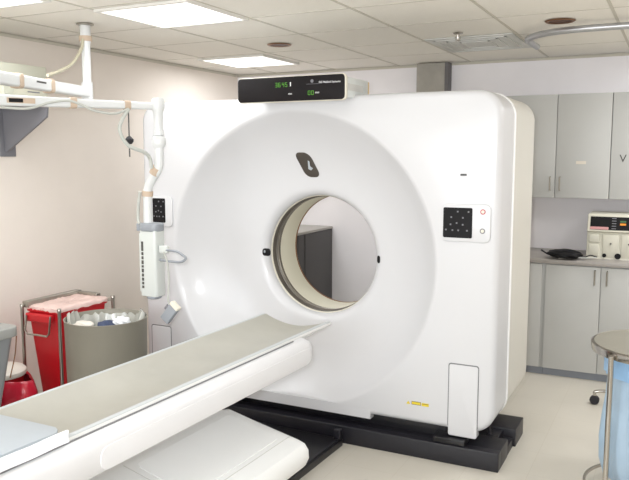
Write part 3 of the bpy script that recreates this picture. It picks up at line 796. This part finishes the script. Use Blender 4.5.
obj('grab_tab', box(-3.535, -3.325, 3.105, 3.14, .61, .662, .01), M['red'], t)
obj('wire_handle', tube([(-3.515, 3.1, .65), (-3.515, 3.085, .56), (-3.495, 3.085, .54), (-3.335, 3.085, .54), (-3.315, 3.085, .56), (-3.315, 3.1, .66)], .006, 8), M['steel'], t)

t = thing('round_trash_can', 'round olive-grey trash can with a clear plastic liner in front of the red bin', 'trash can', (-2.885, 3.11, 0))
tc_ = (-2.885, 3.105, 0)
obj('can_body', lathe([(.212, 0), (.217, .005), (.228, .695), (.232, .70), (.226, .702), (.221, .695), (.21, .02), (.02, .018)], tc_, seg=64, caps=False), M['can'], t)
b = bmesh.new(); n = 72; R_ = []
bump = [random.uniform(-.5, 1) for _ in range(n)]
for rr_, zz, am in ((.234, .665, .004), (.217, .60, .002), (.215, .672, .010), (.20, .68, .014), (.185, .62, .012), (.17, .5, .01)):
    R_.append([b.verts.new((tc_[0] + (rr_ + am * .4 * math.sin(k * 1.7)) * math.cos(2 * PI * k / n), tc_[1] + (rr_ + am * .4 * math.sin(k * 1.7)) * math.sin(2 * PI * k / n),
              zz + am * bump[k] + (.04 if rr_ in (.215, .20) and (13 > k > 3 or 44 > k > 36) else 0) * 1)) for k in range(n)])
for P_, Q_ in zip(R_[1:], R_[2:]):
    for k in range(n): b.faces.new((P_[k], P_[(k + 1) % n], Q_[(k + 1) % n], Q_[k]))
obj('clear_liner', b, M['liner'], t, smooth=70)
# crumpled contents
def crumple(c, r_, sq, m, name, parent, seed=1, amp=.3):
    random.seed(seed); b = bmesh.new(); bmesh.ops.create_icosphere(b, subdivisions=4, radius=1)
    ph = [(random.uniform(3, 9), random.uniform(3, 9), random.uniform(3, 9), random.uniform(0, 6)) for _ in range(5)]
    for v in b.verts:
        k = sum(math.sin(v.co.x * p[0] + v.co.y * p[1] + v.co.z * p[2] + p[3]) for p in ph) / 5
        v.co = v.co * (1 + amp * k); v.co = Vector((v.co.x * r_, v.co.y * r_, v.co.z * r_ * sq)) + Vector(c)
    return obj(name, b, m, parent, smooth=70)
tag(crumple((-2.93, 3.17, .63), .065, .5, M['blue'], 'crumpled_drape', None, 3), 'crumpled dark blue drape inside the round trash can', 'waste')
tag(crumple((-2.795, 3.135, .68), .046, .6, M['cloth'], 'crumpled_paper', None, 5), 'crumpled white paper at the back right of the round trash can', 'waste')
tag(crumple((-2.985, 3.03, .655), .06, .5, M['whitepl'], 'crumpled_paper', None, 8), 'crumpled cream paper at the left edge inside the round trash can', 'waste')

# blue grey bin cut by the left frame edge
t = thing('grey_cart_bin', 'blue-grey tapered bin with a pale grey rim, cut by the left photo edge', 'bin', (-3.35, 2.5, 0))
obj('bin_body', frustum(-3.57, -3.145, 2.37, 2.70, .03, .655, .1, .07, .05), M['bluegrey'], t)
obj('bin_rim', prism(rrect(-3.59, -3.125, 2.35, 2.72, .06), .655, .708, 'xy', bev=.006), M['lidgrey'], t)
obj('edge_piping', tube([(-3.138, 2.695, .655), (-3.150, 2.69, .55), (-3.185, 2.68, .42)], .003, 8, smooth=5), M['copper'], t)
# small red step bin with white lid
t = thing('red_step_bin', 'low red bagged bin with a round white lid between the grey bin and the wall', 'waste bin', (-3.52, 2.98, 0))
obj('bin_body', lathe([(.11, 0), (.12, .01), (.135, .33), (.138, .34)], (-3.53, 2.90, 0), seg=40), M['red'], t)
obj('lid', lathe([(.145, .33), (.150, .342), (.148, .358), (.135, .370), (.09, .377), (.01, .379)], (-3.53, 2.90, 0), seg=40), M['whitepl'], t)
b = bmesh.new(); n = 48; R_ = []; random.seed(4)
for rr_, zz in ((.142, .332), (.158, .32), (.178, .27), (.185, .2), (.176, .12)):
    R_.append([b.verts.new((-3.53 + (rr_ * (1 + .05 * math.sin(k * 2.1)) + (.11 * max(0, math.cos(2 * PI * k / n + .1)) ** 6 if zz > .15 else 0)) * math.cos(2 * PI * k / n), 2.90 + rr_ * (1 + .05 * math.sin(k * 2.1)) * math.sin(2 * PI * k / n), zz + random.uniform(-.004, .004))) for k in range(n)])
for P_, Q_ in zip(R_, R_[1:]):
    for k in range(n): b.faces.new((P_[k], P_[(k + 1) % n], Q_[(k + 1) % n], Q_[k]))
obj('bag_overhang', b, M['redbag'], t, smooth=70)

# ------------------------------------------------------------------ dark cabinet seen through the bore
t = thing('dark_cabinet', 'dark grey cabinet against the back wall, seen through the scanner bore', 'cabinet', (-3.2, 5.7, 0))
obj('carcass', box(-3.60, -2.845, 5.38, YB - .002, .05, .945, .003), M['darkcab'], t)
obj('plinth', box(-3.58, -2.87, 5.40, YB - .002, 0, .05), M['black'], t, smooth=0)
obj('top_board', box(-3.61, -2.84, 5.37, YB - .002, .945, .967, .003), M['darktop'], t)
obj('side_panel', box(-2.846, -2.838, 5.50, YB - .02, .06, .94, .001), M['darkcab'], t)

# ------------------------------------------------------------------ wall cabinets and counter at the right
def handle(x, y, z, parent, h=.1):
    b = tube([(x, y, z), (x, y - .028, z), (x, y - .028, z + h), (x, y, z + h)], .0055, 8)
    return obj('handle', b, M['steel'], parent)
# upper units
uy = 5.73
UX = [(-1.34, -.834, 'left'), (-.834, -.452, 'right'), (-.452, .09, 'left'), (.09, .46, 'right')]
ulab = {'a': 'pale grey upper wall cabinet with a small tag nearest the scanner', 'b': 'pale grey upper wall cabinet with a V sticker at the right frame edge'}
for key, doors in (('a', (0, 1)), ('b', (2, 3))):
    x0, x1 = UX[doors[0]][0], UX[doors[1]][1]
    t = thing('wall_cabinet', ulab[key], 'cabinet', ((x0 + x1) / 2, 5.9, 1.297), 'upper wall cabinets')
    obj('carcass', box(x0 + .001, x1 - .001, uy + .02, YB - .001, 1.297, 2.07, .001), M['cab'], t)
    for k in doors:
        a, c, hs_ = UX[k]
        dr = obj('door', box(a + .0025, c - .0025, uy, uy + .02, 1.299, 2.069, .0015), M['cab'], t)
        handle(c - .035 if hs_ == 'left' else a + .035, uy, 1.355, dr, .1)
        if k == 1:
            obj('paper_tag', box(a + .145, a + .215, uy - .002, uy, 1.553, 1.575), M['paper'], dr, smooth=0)
        if k == 2:
            tg = text_bm('V', .080, (a + .060, uy - .001, 1.568), depth=.0012)
            obj('sticker_lettering', tg, M['dark'], dr, smooth=0)
# base units
by = 5.435
BXs = [(-1.30, -.855, None), (-.855, -.835, None), (-.835, -.455, 'left'), (-.455, -.08, 'right'), (-.08, .30, 'left'), (.30, .68, 'right')]
for key, idx, lab in (('a', (0,), 'pale grey base cabinet under the counter partly behind the scanner'),
                      ('b', (2, 3), 'pale grey double-door base cabinet under the monitor unit'),
                      ('c', (4, 5), 'pale grey double-door base cabinet outside the right frame edge')):
    x0, x1 = BXs[idx[0]][0], BXs[idx[-1]][1]
    t = thing('base_cabinet', lab, 'cabinet', ((x0 + x1) / 2, 5.75, 0), 'base cabinets under the counter')
    obj('carcass', box(x0 + .001, x1 - (.0 if key != 'a' else -.019), by + .02, YB - .001, .055, .838, .001), M['cab'], t)
    obj('toe_kick', box(x0 + .001, x1 - (.0 if key != 'a' else -.019), by + .03, YB - .02, 0, .055), M['kick'], t, smooth=0)
    for k in idx:
        a, c, hs_ = BXs[k]
        dr = obj('door', box(a + .0025, c - .0025, by, by + .02, .058, .830, .0015), M['cab'], t)
        if hs_: handle(c - .04 if hs_ == 'left' else a + .04, by, .705, dr, .1)
b = box(-1.30, .70, 5.415, YB - .001, .839, .870, .004)
tag(obj('countertop', b, M['counter'], None, (-.3, 5.74, .866)), 'grey-beige laminate countertop running along the base cabinets', 'countertop')

# monitor unit on the counter
t = thing('patient_monitor', 'beige medical monitor unit with a dark screen panel on the counter', 'monitor', (-.33, 5.72, .870))
mx0, my0 = -.578, 5.60
cs = obj('housing', prism([(my0, .870), (my0 + .02, 1.06), (my0 - .005, 1.072), (my0 + .035, 1.195), (my0 + .30, 1.195), (my0 + .30, .870)], mx0, mx0 + .5, 'yz', bev=.006), M['defib'], t)
def tilt(x0, x1, z0, z1, m, name, parent, lift=.003, rad=.003, d=.004):
    # on the inclined upper face
    b = prism(rrect(x0, x1, 0, z1 - z0, rad), -lift, d, 'xz')
    ang = math.atan2(.04, .123)
    bmesh.ops.transform(b, matrix=Matrix.Translation((0, my0 - .005 + (z0 - 1.072) * .04 / .123, z0)) @ Matrix.Rotation(-ang, 4, 'X'), verts=b.verts)
    return obj(name, b, m, parent)
scn = tilt(mx0 + .02, mx0 + .42, 1.083, 1.18, M['black'], 'screen_panel', cs)
tilt(mx0 + .02, mx0 + .145, 1.084, 1.104, M['pinklab'], 'pink_label', scn, .0045)
tilt(mx0 + .22, mx0 + .26, 1.118, 1.132, M['orange'], 'orange_indicator', scn, .0045)
tilt(mx0 + .22, mx0 + .26, 1.138, 1.150, mat('dim_green', (70, 110, 70), .5), 'green_indicator', scn, .0045)
b = bmesh.new()
for k in range(5):
    q = prism(rrect(mx0 + .165, mx0 + .195, 0, .006, .002), -.0045, .002, 'xz'); z0 = 1.09 + k * .018
    bmesh.ops.transform(q, matrix=Matrix.Translation((0, my0 - .005 + (z0 - 1.072) * .04 / .123, z0)) @ Matrix.Rotation(-math.atan2(.04, .123), 4, 'X'), verts=q.verts)
    merge(b, q)
obj('key_column', b, M['grey_ink'], scn, smooth=0)
for (a, c, z0, z1) in ((.015, .085, .99, 1.05), (.015, .085, .89, .98), (.11, .22, .885, 1.05), (.235, .345, .885, 1.05)):
    obj('module_panel', box(mx0 + a, mx0 + c, my0 - .003, my0 + .03, z0, z1, .004), M['defib_s'], cs)
for (x, z, r_, m) in ((.165, .985, .006, 'dark'), (.285, .985, .006, 'dark'), (.125, .898, .014, 'black'), (.215, .896, .021, 'black')):
    obj('socket', lathe([(r_, my0 - .012), (r_, my0 + .005)], (mx0 + x, 0, z), 'y', 20), M[m], cs)
# black pouch with leads
t = thing('cable_pouch', 'black coiled monitor leads and cuff lying on the counter beside the monitor', 'cable bundle', (-.72, 5.52, .870))
random.seed(3)
cf = crumple((-.715, 5.51, 0.905), .125, .26, M['black'], 'cuff', t, 11, .12)
for k in range(5):
    pts = [(-.80 + .02 * k, 5.46 + .02 * k, 0.889)]
    for j in range(5): pts.append((-.80 + .045 * j + random.uniform(-.01, .01), 5.46 + random.uniform(0, .09), 0.892 + .02 * random.random()))
    obj('lead', tube(pts, .005, 8, smooth=5), M['rubber'], t)
obj('lead', tube([(-.79, 5.5, 0.894), (-.83, 5.49, 0.899), (-.875, 5.47, 0.929)], .006, 8, smooth=5), M['rubber'], t)
obj('lead', tube([(-.63, 5.5, 0.894), (-.58, 5.5, 0.889), (-.54, 5.54, 0.90), (-.50, 5.57, 0.885)], .0045, 8, smooth=5), M['rubber'], t)
obj('lead', tube([(-.63, 5.48, 0.889), (-.56, 5.5, 0.884), (-.50, 5.57, 0.874 + .01)], .004, 8, smooth=5), M['cable'], t)
obj('white_plug', tube([(-.70, 5.46, 0.880), (-.745, 5.435, 0.879)], .006, 8), M['whitepl'], t)

# ------------------------------------------------------------------ hamper at the right edge
hc = (-.032, 3.64); HR = .30
t = thing('linen_hamper', 'round chrome hamper with grey lid and pale blue bag at the right edge', 'hamper', (hc[0], hc[1], 0))
obj('lid', lathe([(.01, .757), (HR - .03, .755), (HR - .012, .752), (HR - .006, .742)], (hc[0], hc[1], 0), seg=64), M['lid'], t)
obj('rim', lathe([(HR - .012, .712), (HR, .714), (HR + .003, .735), (HR + .002, .748), (HR - .008, .752), (HR - .014, .74), (HR - .012, .712)], (hc[0], hc[1], 0), seg=64, caps=False), M['chrome'], t)
b = bmesh.new(); n = 96; R_ = []; random.seed(9)
for rr_, zz, am in ((HR - .062, .722, .002), (HR - .062, .66, .003), (HR - .062, .61, .004)):
    R_.append([b.verts.new((hc[0] + (rr_ + am * math.sin(k * 1.3)) * math.cos(2 * PI * k / n), hc[1] + (rr_ + am * math.sin(k * 1.3)) * math.sin(2 * PI * k / n), zz)) for k in range(n)])
for P_, Q_ in zip(R_, R_[1:]):
    for k in range(n): b.faces.new((P_[k], P_[(k + 1) % n], Q_[(k + 1) % n], Q_[k]))
bg = obj('bag_cuff', b, M['bagband'], t, smooth=60)
b = bmesh.new(); R_ = []
for rr_, zz, am in ((HR - .08, .70, .002), (HR - .082, .6, .006), (HR - .078, .5, .01), (HR - .068, .4, .014), (HR - .058, .3, .014), (HR - .06, .2, .014), (HR - .08, .12, .012), (HR - .12, .085, .006), (.02, .08, 0)):
    R_.append([b.verts.new((hc[0] + (rr_ + am * (math.sin(k * .72 + zz * 4) * .6 + math.sin(k * 1.9 + zz * 9) * .4)) * math.cos(2 * PI * k / n), hc[1] + (rr_ + am * (math.sin(k * .72 + zz * 4) * .6 + math.sin(k * 1.9 + zz * 9) * .4)) * math.sin(2 * PI * k / n), zz)) for k in range(n)])
for P_, Q_ in zip(R_, R_[1:]):
    for k in range(n): b.faces.new((P_[k], P_[(k + 1) % n], Q_[(k + 1) % n], Q_[k]))
obj('blue_bag', b, M['bag'], t, smooth=70)
hg = 'linen bundles in the blue hamper bag'
tag(crumple((hc[0] - .02, hc[1] + .0, .22), .145, .6, M['bagin'], 'linen_bundle', None, 21, .15), 'white linen bundle showing through the pale blue hamper bag', 'linen')
for k in range(4):
    a = math.radians(196 + 90 * k); x, y = hc[0] + (HR + .022) * math.cos(a), hc[1] + (HR + .022) * math.sin(a)
    if k == 0: x, y = -.255, 3.42; x, y = hc[0] + (HR + .014) * math.cos(math.radians(232)), hc[1] + (HR + .014) * math.sin(math.radians(232))
    obj('post', tube([(x, y, .05), (x, y, .735)], .0125, 14), M['chrome'], t)
    fx, fy = x + .09 * math.cos(a), y + .09 * math.sin(a)
    obj('foot', tube([(x, y, .06), (x + .3 * (fx - x), y + .3 * (fy - y), .075), (x + .75 * (fx - x), y + .75 * (fy - y), .066), (fx, fy, .04), (fx, fy, .013)], .012, 12, smooth=5), M['chrome'], t)
b = lathe([(HR + .0, .045), (HR + .012, .045), (HR + .012, .057), (HR + .0, .057), (HR + .0, .045)], (hc[0], hc[1], 0), seg=64, caps=False)
obj('base_ring', b, M['chrome'], t)

# rolling stand whose caster shows beyond the hamper
sx_, sy_ = -.13, 4.97
t = thing('rolling_stand', 'chrome rolling stand with black casters on the floor behind the hamper', 'stand', (sx_, sy_, 0))
obj('hub', lathe([(.03, .06), (.035, .075), (.035, .12), (.016, .135)], (sx_, sy_, 0), seg=24), M['chrome'], t)
obj('pole', tube([(sx_, sy_, .12), (sx_, sy_, .6)], .0125, 12), M['chrome'], t)
for k in range(5):
    a = math.radians(188 + 72 * k); x, y = sx_ + .29 * math.cos(a), sy_ + .29 * math.sin(a)
    lg = obj('leg', tube([(sx_, sy_, .09), (sx_ + .15 * math.cos(a), sy_ + .15 * math.sin(a), .095), (x + .01, y, .088), (x, y, .06)], .0105, 10, smooth=5), M['chrome'], t)
    cs_ = obj('caster', lathe([(.024, -.018), (.03, -.012), (.03, .012), (.024, .018)], (x, y, .03), 'x' if k % 2 else 'y', 20), M['rubber'], lg)
    # lathe with height along y/x uses the profile offset as position along that axis
